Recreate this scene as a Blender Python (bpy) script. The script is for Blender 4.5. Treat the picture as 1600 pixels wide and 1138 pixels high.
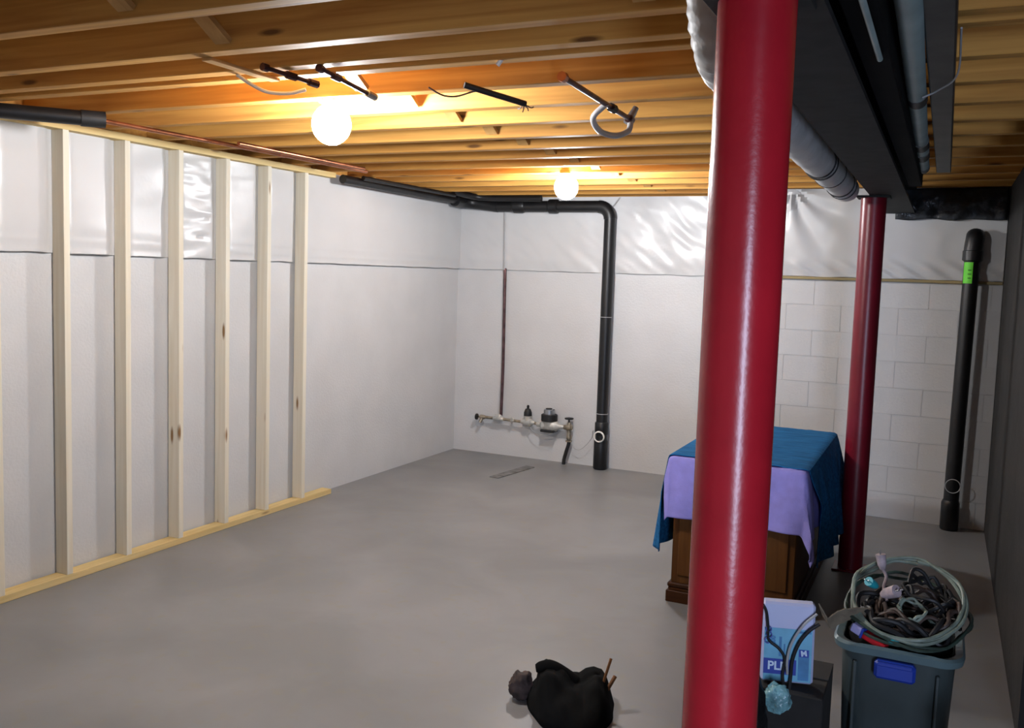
import bpy, bmesh, math, random
from math import sin, cos, pi, radians, sqrt, atan2, hypot, exp
from mathutils import Vector, Matrix, noise

for o in list(bpy.data.objects):
    bpy.data.objects.remove(o, do_unlink=True)
SC = bpy.context.scene
COL = SC.collection
random.seed(7)

# ------------------------------------------------------------------ camera
CAM = (4.3539, -7.9898, 1.7664)
yaw, pitch, roll = radians(25.2105), radians(4.9918), radians(-1.832)
_f = Vector((-sin(yaw)*cos(pitch), cos(yaw)*cos(pitch), -sin(pitch)))
_r = Vector((cos(yaw), sin(yaw), 0))
_d = _f.cross(_r)
_r2 = cos(roll)*_r + sin(roll)*_d
_d2 = -sin(roll)*_r + cos(roll)*_d
cd = bpy.data.cameras.new('camera')
cam = bpy.data.objects.new('camera', cd); COL.objects.link(cam)
M = Matrix((_r2, -_d2, -_f)).transposed().to_4x4(); M.translation = CAM
cam.matrix_world = M
cd.sensor_fit = 'HORIZONTAL'; cd.sensor_width = 36.0
cd.lens = 36.0*1434.52/1600
cd.shift_x = 3/1600; cd.shift_y = -16/1600
cd.clip_start = 0.05; cd.clip_end = 60
SC.camera = cam

# ------------------------------------------------------------------ world, added fill lamp behind the camera, exposure
w = bpy.data.worlds.new('world'); SC.world = w; w.use_nodes = True
w.node_tree.nodes['Background'].inputs[0].default_value = (0.55, 0.68, 1.0, 1)
w.node_tree.nodes['Background'].inputs[1].default_value = 0.03
# fill lamp added behind the camera, lights the near column and packet
ld = bpy.data.lights.new('added_fill_light', 'AREA'); ld.shape = 'RECTANGLE'
ld.size = 0.48; ld.size_y = 1.8; ld.energy = 19; ld.spread = radians(75); ld.color = (0.62, 0.74, 1.0)
lo = bpy.data.objects.new('added_fill_light', ld); COL.objects.link(lo)
lo.location = (5.6, -9.44, 1.08); lo.rotation_euler = (radians(90), 0, radians(20))
BULB_POWER = 385.0
SC.view_settings.view_transform = 'Standard'; SC.view_settings.look = 'None'
SC.view_settings.exposure = 0.16; SC.view_settings.gamma = 1.0
SC.view_settings.use_curve_mapping = False

# ------------------------------------------------------------------ materials
def _new(name):
    m = bpy.data.materials.new(name); m.use_nodes = True
    return m, m.node_tree.nodes, m.node_tree.links, m.node_tree.nodes['Principled BSDF']

def mat(name, col, rough=0.6, metal=0.0, var=0.12, scale=8.0, stretch=(1, 1, 1), bump=0.0, bscale=40.0, coat=0.0, col2=None, spec=0.5, detail=4.0):
    m, n, l, b = _new(name)
    b.inputs['Roughness'].default_value = rough; b.inputs['Metallic'].default_value = metal
    b.inputs['Coat Weight'].default_value = coat
    b.inputs['Specular IOR Level'].default_value = spec
    tc = n.new('ShaderNodeTexCoord'); mp = n.new('ShaderNodeMapping'); mp.inputs['Scale'].default_value = stretch
    l.new(tc.outputs['Object'], mp.inputs['Vector'])
    nz = n.new('ShaderNodeTexNoise'); nz.inputs['Scale'].default_value = scale; nz.inputs['Detail'].default_value = detail
    l.new(mp.outputs[0], nz.inputs['Vector'])
    rp = n.new('ShaderNodeValToRGB')
    c2 = col2 or tuple(c*(1-var*2.2) for c in col)
    c1 = tuple(min(1, c*(1+var*0.5)) for c in col) if not col2 else col
    rp.color_ramp.elements[0].color = (*c2, 1); rp.color_ramp.elements[1].color = (*c1, 1)
    rp.color_ramp.elements[0].position = 0.28; rp.color_ramp.elements[1].position = 0.68
    l.new(nz.outputs['Fac'], rp.inputs[0]); l.new(rp.outputs[0], b.inputs['Base Color'])
    if bump:
        bz = n.new('ShaderNodeTexNoise'); bz.inputs['Scale'].default_value = bscale; bz.inputs['Detail'].default_value = 3
        l.new(mp.outputs[0], bz.inputs['Vector'])
        bp = n.new('ShaderNodeBump'); bp.inputs['Strength'].default_value = bump; bp.inputs['Distance'].default_value = 0.02
        l.new(bz.outputs['Fac'], bp.inputs['Height']); l.new(bp.outputs[0], b.inputs['Normal'])
    return m

def wood(name, light, dark, axis, rough=0.65, knot=(0.16, 0.07, 0.02), knots=True):
    m, n, l, b = _new(name)
    b.inputs['Roughness'].default_value = rough; b.inputs['Specular IOR Level'].default_value = 0.18
    tc = n.new('ShaderNodeTexCoord')
    oi = n.new('ShaderNodeObjectInfo')
    add = n.new('ShaderNodeVectorMath'); add.operation = 'MULTIPLY_ADD'
    cmb = n.new('ShaderNodeCombineXYZ')
    for i in range(3): l.new(oi.outputs['Random'], cmb.inputs[i])
    add.inputs[1].default_value = (17, 23, 31)
    l.new(cmb.outputs[0], add.inputs[0]); l.new(tc.outputs['Object'], add.inputs[2])
    def mapped(s_long, s_cross):
        mp = n.new('ShaderNodeMapping'); s = [s_cross]*3; s[axis] = s_long
        mp.inputs['Scale'].default_value = s; l.new(add.outputs[0], mp.inputs['Vector']); return mp
    g = n.new('ShaderNodeTexNoise'); g.inputs['Scale'].default_value = 1; g.inputs['Detail'].default_value = 5; g.inputs['Distortion'].default_value = 0.6
    l.new(mapped(1.2, 26).outputs[0], g.inputs['Vector'])
    rp = n.new('ShaderNodeValToRGB'); rp.color_ramp.elements[0].position = 0.3; rp.color_ramp.elements[1].position = 0.66
    rp.color_ramp.elements[0].color = (*dark, 1); rp.color_ramp.elements[1].color = (*light, 1)
    l.new(g.outputs['Fac'], rp.inputs[0]); out = rp.outputs[0]
    if knots:
        v = n.new('ShaderNodeTexVoronoi'); v.inputs['Scale'].default_value = 1.0; v.inputs['Randomness'].default_value = 1.0
        l.new(mapped(2.0, 9).outputs[0], v.inputs['Vector'])
        kr = n.new('ShaderNodeValToRGB'); kr.color_ramp.elements[0].position = 0.06; kr.color_ramp.elements[1].position = 0.13
        kr.color_ramp.elements[0].color = (1, 1, 1, 1); kr.color_ramp.elements[1].color = (0, 0, 0, 1)
        l.new(v.outputs['Distance'], kr.inputs[0])
        mx = n.new('ShaderNodeMixRGB'); mx.inputs[2].default_value = (*knot, 1)
        l.new(kr.outputs[0], mx.inputs[0]); l.new(out, mx.inputs[1]); out = mx.outputs[0]
    l.new(out, b.inputs['Base Color'])
    return m

def emit(name, col, strength):
    m, n, l, b = _new(name)
    b.inputs['Base Color'].default_value = (1, 1, 1, 1)
    b.inputs['Emission Color'].default_value = (*col, 1); b.inputs['Emission Strength'].default_value = strength
    return m

M_joist = wood('joist_lumber', (0.66, 0.345, 0.085), (0.45, 0.20, 0.045), 0)
M_sub = mat('subfloor_panel', (0.42, 0.24, 0.10), 0.8, var=0.25, scale=30)
M_bridge = wood('bridging_lumber', (0.58, 0.33, 0.12), (0.46, 0.25, 0.08), 1, knots=False)
M_stud = wood('stud_lumber', (0.78, 0.73, 0.61), (0.70, 0.63, 0.49), 2, knot=(0.25, 0.14, 0.06))
M_plate = wood('plate_lumber', (0.74, 0.57, 0.28), (0.60, 0.43, 0.18), 1, knot=(0.25, 0.14, 0.06))
M_sill = wood('sill_lumber', (0.42, 0.33, 0.16), (0.22, 0.18, 0.10), 0)
M_wall = mat('white_block_paint', (0.60, 0.60, 0.60), 0.5, var=0.03, scale=2.5, bump=0.12, bscale=60)
M_white = mat('white_vinyl', (0.585, 0.585, 0.585), 0.33, var=0.02, scale=3, bump=0.05, bscale=14, spec=0.5)
M_darkwall = mat('near_black_wall', (0.02, 0.018, 0.017), 0.9, var=0.2, scale=6, bump=0.2)  # near black, so the added far walls bounce little light
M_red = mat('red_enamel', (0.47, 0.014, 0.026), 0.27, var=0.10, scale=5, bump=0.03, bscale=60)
M_red2 = mat('red_enamel_darker', (0.19, 0.006, 0.018), 0.34, var=0.10, scale=5, bump=0.03, bscale=60)  # the near column's red enamel, set darker for the far column
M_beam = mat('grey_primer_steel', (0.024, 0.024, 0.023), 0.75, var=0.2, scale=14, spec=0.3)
M_black = mat('black_pvc', (0.008, 0.008, 0.009), 0.42, var=0.2, scale=9)
M_blackm = mat('black_rubber', (0.013, 0.013, 0.014), 0.55, var=0.2, scale=12)
M_copper = mat('copper_tube', (0.52, 0.20, 0.10), 0.32, metal=0.9, var=0.2, scale=12)
M_dcopper = mat('tarnished_copper', (0.14, 0.075, 0.075), 0.35, metal=0.75, var=0.3, scale=16)
M_steel = mat('galvanised_steel', (0.50, 0.51, 0.53), 0.35, metal=0.85, var=0.15, scale=20)
M_brass = mat('dull_brass', (0.42, 0.36, 0.27), 0.4, metal=0.7, var=0.25, scale=25)
M_lightm = mat('cast_bronze_grey', (0.55, 0.54, 0.50), 0.45, metal=0.25, var=0.15, scale=25)
M_cable = mat('white_cable', (0.82, 0.80, 0.74), 0.45, var=0.05)
M_hose = mat('grey_hose', (0.55, 0.56, 0.58), 0.35, var=0.1)
M_gwire = mat('grey_wire', (0.42, 0.42, 0.42), 0.5, var=0.1)
M_sleeve = mat('white_duct_sleeve', (0.60, 0.60, 0.60), 0.5, var=0.08, scale=5, bump=0.3, bscale=16)
M_teal = mat('pale_green_plastic', (0.34, 0.44, 0.43), 0.45, var=0.12, scale=6)
M_ductm = mat('dull_sheet_metal', (0.06, 0.058, 0.052), 0.5, metal=0.3, var=0.2, scale=8)
M_gapblack = mat('gap_black', (0.006, 0.006, 0.006), 0.85, var=0.2, scale=8, spec=0.12)
M_darksheet = mat('dark_crinkled_sheet', (0.05, 0.055, 0.062), 0.28, var=0.4, scale=6, bump=0.6, bscale=18)
M_lime = mat('lime_label', (0.16, 0.75, 0.05), 0.6, var=0.05)
M_lav = mat('lavender_cloth', (0.33, 0.30, 0.74), 0.9, var=0.05, scale=20, bump=0.1, bscale=120, spec=0.15)
M_blue = mat('blue_cloth', (0.02, 0.155, 0.38), 0.95, var=0.22, scale=6, stretch=(1, 8, 8), bump=0.35, bscale=18, spec=0.12)
M_chest = wood('walnut_veneer', (0.135, 0.052, 0.012), (0.075, 0.027, 0.006), 2, rough=0.45, knots=False)
M_chest2 = wood('dark_walnut', (0.075, 0.024, 0.006), (0.03, 0.010, 0.004), 0, rough=0.4, knots=False)
M_tote = mat('grey_tote_plastic', (0.05, 0.066, 0.066), 0.42, var=0.15, scale=4)
M_rim = mat('pale_tote_rim', (0.11, 0.17, 0.18), 0.4, var=0.12, scale=5)
M_handle = mat('blue_handle', (0.015, 0.05, 0.40), 0.4, var=0.1)
M_cord = mat('pale_green_cord', (0.22, 0.27, 0.22), 0.5, var=0.2, scale=18)
M_cordd = mat('dark_green_cord', (0.035, 0.06, 0.045), 0.5, var=0.2, scale=18)
M_cbrown = mat('brown_cord', (0.07, 0.045, 0.035), 0.5, var=0.2, scale=18)
M_pack = mat('pale_pack_paper', (0.52, 0.56, 0.80), 0.5, var=0.03)
M_sky = mat('sky_blue_print', (0.16, 0.46, 0.66), 0.5, var=0.10, scale=14)
M_navy = mat('deep_blue_print', (0.015, 0.045, 0.36), 0.5, var=0.05)
M_mid = mat('mid_blue_print', (0.06, 0.24, 0.50), 0.5, var=0.15, scale=20)
M_letter = mat('white_print', (0.62, 0.74, 0.92), 0.5, var=0.02)
M_card = mat('worn_cardboard', (0.24, 0.19, 0.13), 0.85, var=0.2, scale=10)
M_cardd = mat('dark_cardboard', (0.02, 0.018, 0.016), 0.85, var=0.2, scale=10)
M_redp = mat('red_plastic', (0.45, 0.01, 0.02), 0.4, var=0.1)
M_tealp = mat('teal_plastic', (0.02, 0.36, 0.42), 0.4, var=0.1)
M_pinkw = mat('pinkish_white_plastic', (0.50, 0.40, 0.42), 0.5, var=0.2, scale=30)
M_violet = mat('lilac_plastic', (0.42, 0.40, 0.72), 0.5, var=0.1)
M_bag = mat('black_bag_film', (0.008, 0.008, 0.009), 0.45, var=0.3, bump=0.4, bscale=25)
M_clear = mat('milky_teal_film', (0.22, 0.46, 0.50), 0.25, var=0.3, scale=20, bump=0.5, bscale=40)
M_green = mat('green_film', (0.05, 0.22, 0.03), 0.5, var=0.3, scale=30)
M_dark = mat('dark_wool', (0.008, 0.008, 0.008), 0.95, var=0.2, spec=0.1)
M_leather = mat('brown_leather', (0.07, 0.045, 0.04), 0.8, var=0.3, scale=20)
M_stick = mat('orange_wood', (0.24, 0.09, 0.02), 0.7, var=0.2, scale=30)
M_porc = mat('porcelain', (0.8, 0.79, 0.76), 0.25, var=0.02)
M_stain = mat('grey_strip', (0.20, 0.195, 0.19), 0.8, var=0.25, scale=14)
M_bulb = emit('lit_bulb', (0.955, 0.97, 1.0), BULB_POWER)
M_bulb2 = emit('lit_far_bulb', (0.955, 0.97, 1.0), BULB_POWER*0.95)

def floor_mat():
    m, n, l, b = _new('grey_floor_paint')
    b.inputs['Roughness'].default_value = 0.42; b.inputs['Specular IOR Level'].default_value = 0.35
    tc = n.new('ShaderNodeTexCoord')
    a = n.new('ShaderNodeTexNoise'); a.inputs['Scale'].default_value = 1.6; a.inputs['Detail'].default_value = 4; a.inputs['Distortion'].default_value = 0.5
    l.new(tc.outputs['Object'], a.inputs['Vector'])
    r1 = n.new('ShaderNodeValToRGB'); r1.color_ramp.elements[0].position = 0.35; r1.color_ramp.elements[1].position = 0.72
    r1.color_ramp.elements[0].color = (0.205, 0.206, 0.208, 1); r1.color_ramp.elements[1].color = (0.265, 0.266, 0.268, 1)
    l.new(a.outputs['Fac'], r1.inputs[0])
    c = n.new('ShaderNodeTexNoise'); c.inputs['Scale'].default_value = 14; c.inputs['Detail'].default_value = 2
    l.new(tc.outputs['Object'], c.inputs['Vector'])
    r2 = n.new('ShaderNodeValToRGB'); r2.color_ramp.elements[0].position = 0.56; r2.color_ramp.elements[1].position = 0.72
    r2.color_ramp.elements[0].color = (0, 0, 0, 1); r2.color_ramp.elements[1].color = (0.22, 0.22, 0.22, 1)
    l.new(c.outputs['Fac'], r2.inputs[0])
    mx = n.new('ShaderNodeMixRGB'); mx.inputs[2].default_value = (0.27, 0.225, 0.10, 1)
    l.new(r2.outputs[0], mx.inputs[0]); l.new(r1.outputs[0], mx.inputs[1]); l.new(mx.outputs[0], b.inputs['Base Color'])
    bp = n.new('ShaderNodeBump'); bp.inputs['Strength'].default_value = 0.06
    l.new(c.outputs['Fac'], bp.inputs['Height']); l.new(bp.outputs[0], b.inputs['Normal'])
    return m
M_floor = floor_mat()

# ------------------------------------------------------------------ helpers
def box(bm, x0, x1, y0, y1, z0, z1, bev=0.0, mtx=None):
    vs = [bm.verts.new(p) for p in ((x0,y0,z0),(x1,y0,z0),(x1,y1,z0),(x0,y1,z0),(x0,y0,z1),(x1,y0,z1),(x1,y1,z1),(x0,y1,z1))]
    fs = [bm.faces.new([vs[i] for i in q]) for q in ((0,3,2,1),(4,5,6,7),(0,1,5,4),(1,2,6,5),(2,3,7,6),(3,0,4,7))]
    if bev:
        es = list({e for f in fs for e in f.edges})
        r = bmesh.ops.bevel(bm, geom=es, offset=bev, segments=1, affect='EDGES')
        vs = list({v for f in r['faces'] for v in f.verts} | {v for v in vs if v.is_valid})
    if mtx is not None:
        for v in vs: v.co = mtx @ v.co
    return vs

def tube(bm, pts, r, seg=10, cap=True, rfun=None):
    pts = [Vector(p) for p in pts]; n = len(pts); rings = []
    t0 = (pts[1]-pts[0]).normalized()
    up = Vector((0,0,1)) if abs(t0.z) < 0.9 else Vector((1,0,0))
    a = t0.cross(up).normalized()
    for i, p in enumerate(pts):
        t = (pts[min(i+1,n-1)] - pts[max(i-1,0)]).normalized()
        a = (a - t*a.dot(t)).normalized(); b = t.cross(a)
        rr = rfun(i/(n-1)) if rfun else r
        rings.append([bm.verts.new(p + (a*cos(2*pi*k/seg) + b*sin(2*pi*k/seg))*rr) for k in range(seg)])
    for i in range(n-1):
        for k in range(seg):
            bm.faces.new((rings[i][k], rings[i][(k+1)%seg], rings[i+1][(k+1)%seg], rings[i+1][k]))
    if cap:
        bm.faces.new(rings[0][::-1]); bm.faces.new(rings[-1])
    return rings

def smooth_path(ctrl, n=8):
    c = [Vector(p) for p in ctrl]; c = [2*c[0]-c[1]] + c + [2*c[-1]-c[-2]]; out = []
    for i in range(1, len(c)-2):
        for k in range(n):
            t = k/n
            out.append(0.5*((2*c[i]) + (c[i+1]-c[i-1])*t + (2*c[i-1]-5*c[i]+4*c[i+1]-c[i+2])*t*t + (3*c[i]-c[i-1]-3*c[i+1]+c[i+2])*t**3))
    out.append(c[-2]); return out

def lathe(bm, prof, origin=(0,0,0), axis='z', seg=20):
    o = Vector(origin); rings = []
    for r, h in prof:
        ring = []
        for k in range(seg):
            a = 2*pi*k/seg
            if axis == 'z': p = (r*cos(a), r*sin(a), h)
            elif axis == 'x': p = (h, r*cos(a), r*sin(a))
            else: p = (r*cos(a), h, r*sin(a))
            ring.append(bm.verts.new(o + Vector(p)))
        rings.append(ring)
    for i in range(len(rings)-1):
        for k in range(seg):
            bm.faces.new((rings[i][k], rings[i][(k+1)%seg], rings[i+1][(k+1)%seg], rings[i+1][k]))
    bm.faces.new(rings[0][::-1]); bm.faces.new(rings[-1])

def grid(bm, nu, nv, fn):
    vs = [[bm.verts.new(fn(i/nu, j/nv)) for j in range(nv+1)] for i in range(nu+1)]
    for i in range(nu):
        for j in range(nv):
            bm.faces.new((vs[i][j], vs[i+1][j], vs[i+1][j+1], vs[i][j+1]))
    return vs

def obj(name, bm, m, parent=None, loc=None, smooth=False, solid=0.0, kind=None):
    bmesh.ops.recalc_face_normals(bm, faces=bm.faces[:])
    me = bpy.data.meshes.new(name)
    if loc is not None:
        bmesh.ops.translate(bm, verts=bm.verts[:], vec=-Vector(loc))
    elif parent is not None:
        bmesh.ops.translate(bm, verts=bm.verts[:], vec=-Vector(parent_world(parent)))
    bm.to_mesh(me); bm.free()
    me.materials.append(m)
    if smooth:
        for p in me.polygons: p.use_smooth = True
        try: me.set_sharp_from_angle(angle=radians(42))
        except Exception: pass
    o = bpy.data.objects.new(name, me); COL.objects.link(o)
    if loc is not None:
        lw = Vector(loc)
        o.location = lw - (Vector(parent_world(parent)) if parent else Vector())
    if parent is not None: o.parent = parent
    if solid:
        s = o.modifiers.new('thickness', 'SOLIDIFY'); s.thickness = solid; s.offset = 0
    if kind: o['kind'] = kind
    return o

def parent_world(p):
    v = Vector(p.location)
    while p.parent: p = p.parent; v = v + Vector(p.location)
    return v

def tag(o, label, cat, group=None):
    o['label'] = label; o['category'] = cat
    if group: o['group'] = group
    return o

def thing(name, label, cat, loc=(0,0,0), group=None):
    o = bpy.data.objects.new(name, None); COL.objects.link(o); o.location = loc; o.empty_display_size = 0.1
    return tag(o, label, cat, group)

def struct(name, bm, m, smooth=False):
    return obj(name, bm, m, smooth=smooth, kind='structure')

def one(fn):
    bm = bmesh.new(); fn(bm); return bm

# ------------------------------------------------------------------ room shell
JZ = 2.49            # underside of the joists
LEDGE = 1.80         # top of the painted block
JOG = -0.54          # right part of the back wall stands forward
JX = 2.62
struct('floor', one(lambda b: box(b, -0.3, 7.0, -12.5, 0.3, -0.1, 0)), M_floor)
wl = struct('wall_left', one(lambda b: box(b, -0.25, -0.004, -12.5, 0.25, 0, JZ)), M_wall)
wb = struct('wall_back', one(lambda b: box(b, -0.006, JX, 0.003, 0.25, 0, JZ)), M_wall)
wr = struct('wall_back_right', one(lambda b: box(b, JX, 7.0, JOG+0.008, 0.25, 0, JZ)), M_wall)
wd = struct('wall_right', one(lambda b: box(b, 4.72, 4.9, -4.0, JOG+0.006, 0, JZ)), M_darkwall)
struct('wall_behind', one(lambda b: (box(b, -0.25, 5.28, -9.7, -9.5, 0, 2.73), box(b, 5.92, 6.35, -9.7, -9.5, 0, 2.73), box(b, 5.28, 5.92, -9.7, -9.5, 2.05, 2.73))), M_wall)  # opening added only to hold the fill lamp
struct('added_dark_wall', one(lambda b: (box(b, 4.9, 6.2, -4.0, -3.85, 0, JZ), box(b, 6.2, 6.35, -9.7, -3.85, 0, JZ))), M_darkwall)  # unseen dark walls added to keep bounce light off the right joists

# painted blocks: one object each, shared meshes
BL, BH = 0.4064, 0.2
def block_mesh(name, proud, gap, axis, length):
    bm = bmesh.new()
    if axis == 'y': box(bm, -0.004, proud, -length/2+gap/2, length/2-gap/2, -BH/2+gap/2, BH/2-gap/2, bev=0.0005)
    else: box(bm, -length/2+gap/2, length/2-gap/2, -proud, 0.004, -BH/2+gap/2, BH/2-gap/2, bev=0.0005)
    me = bpy.data.meshes.new(name); bm.to_mesh(me); bm.free(); me.materials.append(M_wall); return me
def lay(parent, axis, fixed, a0, a1, proud, gap):
    full = block_mesh('concrete_block', proud, gap, axis, BL); cut = {}
    for row in range(9):
        zc = BH*(row+0.5); s = a0 - (BL/2 if row % 2 else 0)
        while s < a1 - 0.01:
            e0, e1 = max(s, a0), min(s+BL, a1); L = round(e1-e0, 3)
            if L > 0.03:
                if abs(L-BL) < 0.002: me = full
                else:
                    if L not in cut: cut[L] = block_mesh('concrete_block', proud, gap, axis, L)
                    me = cut[L]
                o = bpy.data.objects.new('concrete_block', me); COL.objects.link(o); o.parent = parent
                d = random.uniform(-0.0002, 0.0002)
                o.location = (fixed+d, (e0+e1)/2, zc) if axis == 'y' else ((e0+e1)/2, fixed+d, zc)
            s += BL
lay(wr, 'x', JOG+0.005, JX, 4.72, 0.0014, 0.0022)

# ceiling: subfloor panel with joists and cross bridging as its pieces
ceil = struct('ceiling', one(lambda b: box(b, -0.25, 7.0, -12.7, 0.25, 2.728, 2.76)), M_sub)
YJ = -5.4703; JW = 0.064
jfar = [YJ + k*0.4064 for k in range(-16, 15)] + [-5.205]
jm = bpy.data.meshes.new('joist'); bm = bmesh.new()
box(bm, -3.6, 3.4, -JW/2, JW/2, 0, 0.238, bev=0.003); bm.to_mesh(jm); bm.free(); jm.materials.append(M_joist)
for y in jfar:
    if y > 0.05: continue
    o = bpy.data.objects.new('joist', jm); COL.objects.link(o); o.parent = ceil
    o.location = (3.6, y-JW/2, JZ + random.uniform(-0.002, 0.002))
for nm, bb in (('rim_joist', (-0.045, -0.002, -9.5, 0.2, JZ, 2.728)), ('rim_joist', (-0.045, 7.0, 0.10, 0.14, JZ, 2.728))):
    o = obj(nm, one(lambda b: box(b, *bb, bev=0.002)), M_joist); o.parent = ceil
def bridging(xr, k, flip):
    ya, yb = YJ+k*0.4064, YJ+(k+1)*0.4064-JW
    b = bmesh.new()
    L = hypot(yb-ya, 0.2); ang = atan2(0.2, yb-ya)*(1 if flip else -1)
    mt = Matrix.Translation((0, 0, 0)) @ Matrix.Rotation(ang, 4, 'X')
    box(b, -0.032, 0.032, -L/2+0.012, L/2-0.012, -0.0095, 0.0095, mtx=mt)
    o = obj('bridging_board', b, M_bridge, loc=(0,0,0)); o.parent = ceil; o.location = (xr, (ya+yb)/2, JZ+0.118)
o = obj('bridging_board', one(lambda b: box(b, -0.022, 0.022, -0.185, 0.185, -0.006, 0.006, bev=0.002)), M_bridge, loc=(0,0,0)); o.parent = ceil; o.location = (1.955, -5.29, JZ-0.007)
for k in range(-2, 13):
    for xr in (2.03, 3.50):
        if k == 0: continue
        bridging(xr, k, True); bridging(xr+0.07, k, False)

# ------------------------------------------------------------------ framed wall on the left
sw = thing('stud_wall', 'bare softwood stud wall standing in front of the left white wall', 'stud wall', (0.05, -3.5, 0))
SX0, SX1 = 0.007, 0.096
obj('bottom_plate', one(lambda b: box(b, SX0, SX1, -6.2, -2.16, 0, 0.038, bev=0.002)), M_plate, sw)
obj('top_plate', one(lambda b: box(b, SX0, SX1, -6.2, -2.16, 2.450, 2.489, bev=0.002)), M_plate, sw)
sm = bpy.data.meshes.new('stud'); bm = bmesh.new()
box(bm, -0.0445, 0.0445, 0, 0.038, 0, 2.412, bev=0.002); bm.to_mesh(sm); bm.free(); sm.materials.append(M_stud)
for i in range(-4, 6):
    o = bpy.data.objects.new('stud', sm); COL.objects.link(o); o.parent = sw
    o.location = Vector(((SX0+SX1)/2, -4.5628+i*0.4064, 0.038)) - Vector((0.05, -3.5, 0))
    o.rotation_euler = (0, 0, random.uniform(-0.02, 0.02))

# ------------------------------------------------------------------ vinyl faced insulation above the ledge
def blanket(name, axis, fixed, a0, a1, z0, z1, depth, fold, label):
    b = bmesh.new()
    nu, nv = int((a1-a0)/0.022), 34
    def fn(u, v):
        a = a0+(a1-a0)*u; z = z0+(z1-z0)*v
        base = depth*(0.55+0.45*min(1, v*7)*min(1, (1-v)*5+0.2))
        d = base + fold(a, z, v)
        if v == 0: z += 0.006*noise.noise((a*5, 3, 1))
        d = max(d, 0.0055)
        return (fixed+d, a, z) if axis == 'y' else (a, fixed-d, z)
    vs = grid(b, nu, nv, fn)
    # returns to the wall along the lower edge so that the sheet has depth
    low = [vs[i][0] for i in range(nu+1)]
    ret = [b.verts.new((fixed-0.001, v.co.y, v.co.z+0.004) if axis == 'y' else (v.co.x, fixed+0.001, v.co.z+0.004)) for v in low]
    for i in range(nu): b.faces.new((low[i], ret[i], ret[i+1], low[i+1]))
    o = obj(name, b, M_white, smooth=True)
    return tag(o, label, 'insulation')
def fold_left(a, z, v):
    d = 0.010*noise.noise((a*2.2, z*3, 0.3)) + 0.004*noise.noise((a*3, z*9, 4))
    if -3.73 < a < -3.40: d += 0.012*noise.noise((a*4, z*26, 9)) + 0.005*noise.noise((a*9, z*50, 2))
    elif -3.33 < a < -2.9: d += 0.004*noise.noise((a*4, z*22, 5))
    if v < 0.16: d += 0.0025*sin(z*110+a*0.6)
    return d
def fold_back(a, z, v):
    q = a*0.8 + z*0.9
    d = 0.012*noise.noise((a*3, z*3, 7)) + 0.012*noise.noise((q*13, (z-a)*3, 1.5)) + 0.006*noise.noise((q*26, (z-a)*6, 8))
    d *= 0.35 + 0.75*min(1, max(0, (a-0.6)/0.8))
    d += 0.006*exp(-((a-0.53)/0.03)**2)
    return d
def fold_right(a, z, v):
    dx, dz = a-3.22, 2.50-z; r = hypot(dx, dz); th = atan2(dx, max(dz, 1e-3))
    d = 0.030*exp(-r/0.32)*sin(th*11+0.6*sin(r*9)) + 0.010*noise.noise((a*3, z*3, 2))
    d += 0.010*exp(-((z-1.87)/0.07)**2)*sin((a*1.0+z*1.6)*34)
    return d + 0.004*noise.noise((a*9, z*9, 5))
def left_depth(a, z, v):
    f = fold_left(a, z, v)
    if a > -2.40: return f+0.024
    q = ((a+4.5628-0.019)/0.4064) % 1.0; q = min(q, 1-q)*0.4064      # distance to the nearest stud centre
    k = min(1, max(0, (q-0.030)/0.05)); k = k*k*(3-2*k)
    return 0.0005 + k*(f + 0.024)
blanket('insulation_blanket', 'y', 0.0, -5.9, -0.004, LEDGE, JZ-0.003, 0.006, left_depth, 'smooth white vinyl insulation along the top of the left wall behind the studs')
blanket('insulation_blanket', 'x', 0.0, 0.004, JX-0.01, LEDGE, JZ-0.005, 0.03, fold_back, 'crinkled white vinyl insulation above the water meter and black elbow pipe')
blanket('insulation_blanket', 'x', JOG, JX+0.01, 4.715, LEDGE+0.02, JZ-0.005, 0.032, fold_right, 'white vinyl insulation with gathered folds right of the thick red column')
tag(obj('ledge_board', one(lambda b: box(b, JX+0.01, 4.715, JOG-0.022, JOG-0.003, LEDGE-0.004, LEDGE+0.017, bev=0.002)), M_sill), 'thin stained wooden ledge strip under the gathered insulation at right', 'ledge')
# separate dark crumpled sheet in front of the top right insulation
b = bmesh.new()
def dsheet(u, v):
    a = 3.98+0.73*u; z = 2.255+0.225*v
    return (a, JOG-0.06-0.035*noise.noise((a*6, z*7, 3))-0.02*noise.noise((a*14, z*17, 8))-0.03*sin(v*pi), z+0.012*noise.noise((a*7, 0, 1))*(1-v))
grid(b, 40, 16, dsheet)
tag(obj('dark_sheet', b, M_darksheet, smooth=True, solid=0.004), 'dark crumpled sheet above the white wall in the top right corner', 'plastic sheet')

# ------------------------------------------------------------------ steel beam and red columns
bm = bmesh.new()
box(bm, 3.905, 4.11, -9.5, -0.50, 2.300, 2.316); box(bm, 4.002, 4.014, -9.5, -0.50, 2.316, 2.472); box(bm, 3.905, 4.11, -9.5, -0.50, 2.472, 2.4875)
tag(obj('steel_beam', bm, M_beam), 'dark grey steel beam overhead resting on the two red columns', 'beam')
def column(x, y, label, rm):
    t = thing('steel_column', label, 'column', (x, y, 0), 'red round steel columns under the beam')
    obj('shaft', one(lambda b: lathe(b, [(0.073, 0.012), (0.073, 2.288)], (x, y, 0), seg=48)), rm, t, smooth=True)
    obj('base_plate', one(lambda b: box(b, x-0.1, x+0.1, y-0.1, y+0.1, 0, 0.012, bev=0.002)), rm, t)
    obj('cap_plate', one(lambda b: box(b, x-0.095, x+0.095, y-0.09, y+0.09, 2.288, 2.2995, bev=0.002)), M_beam, t)
column(4.0, -6.20, 'thick glossy red round steel column standing nearest the camera', M_red)
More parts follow.
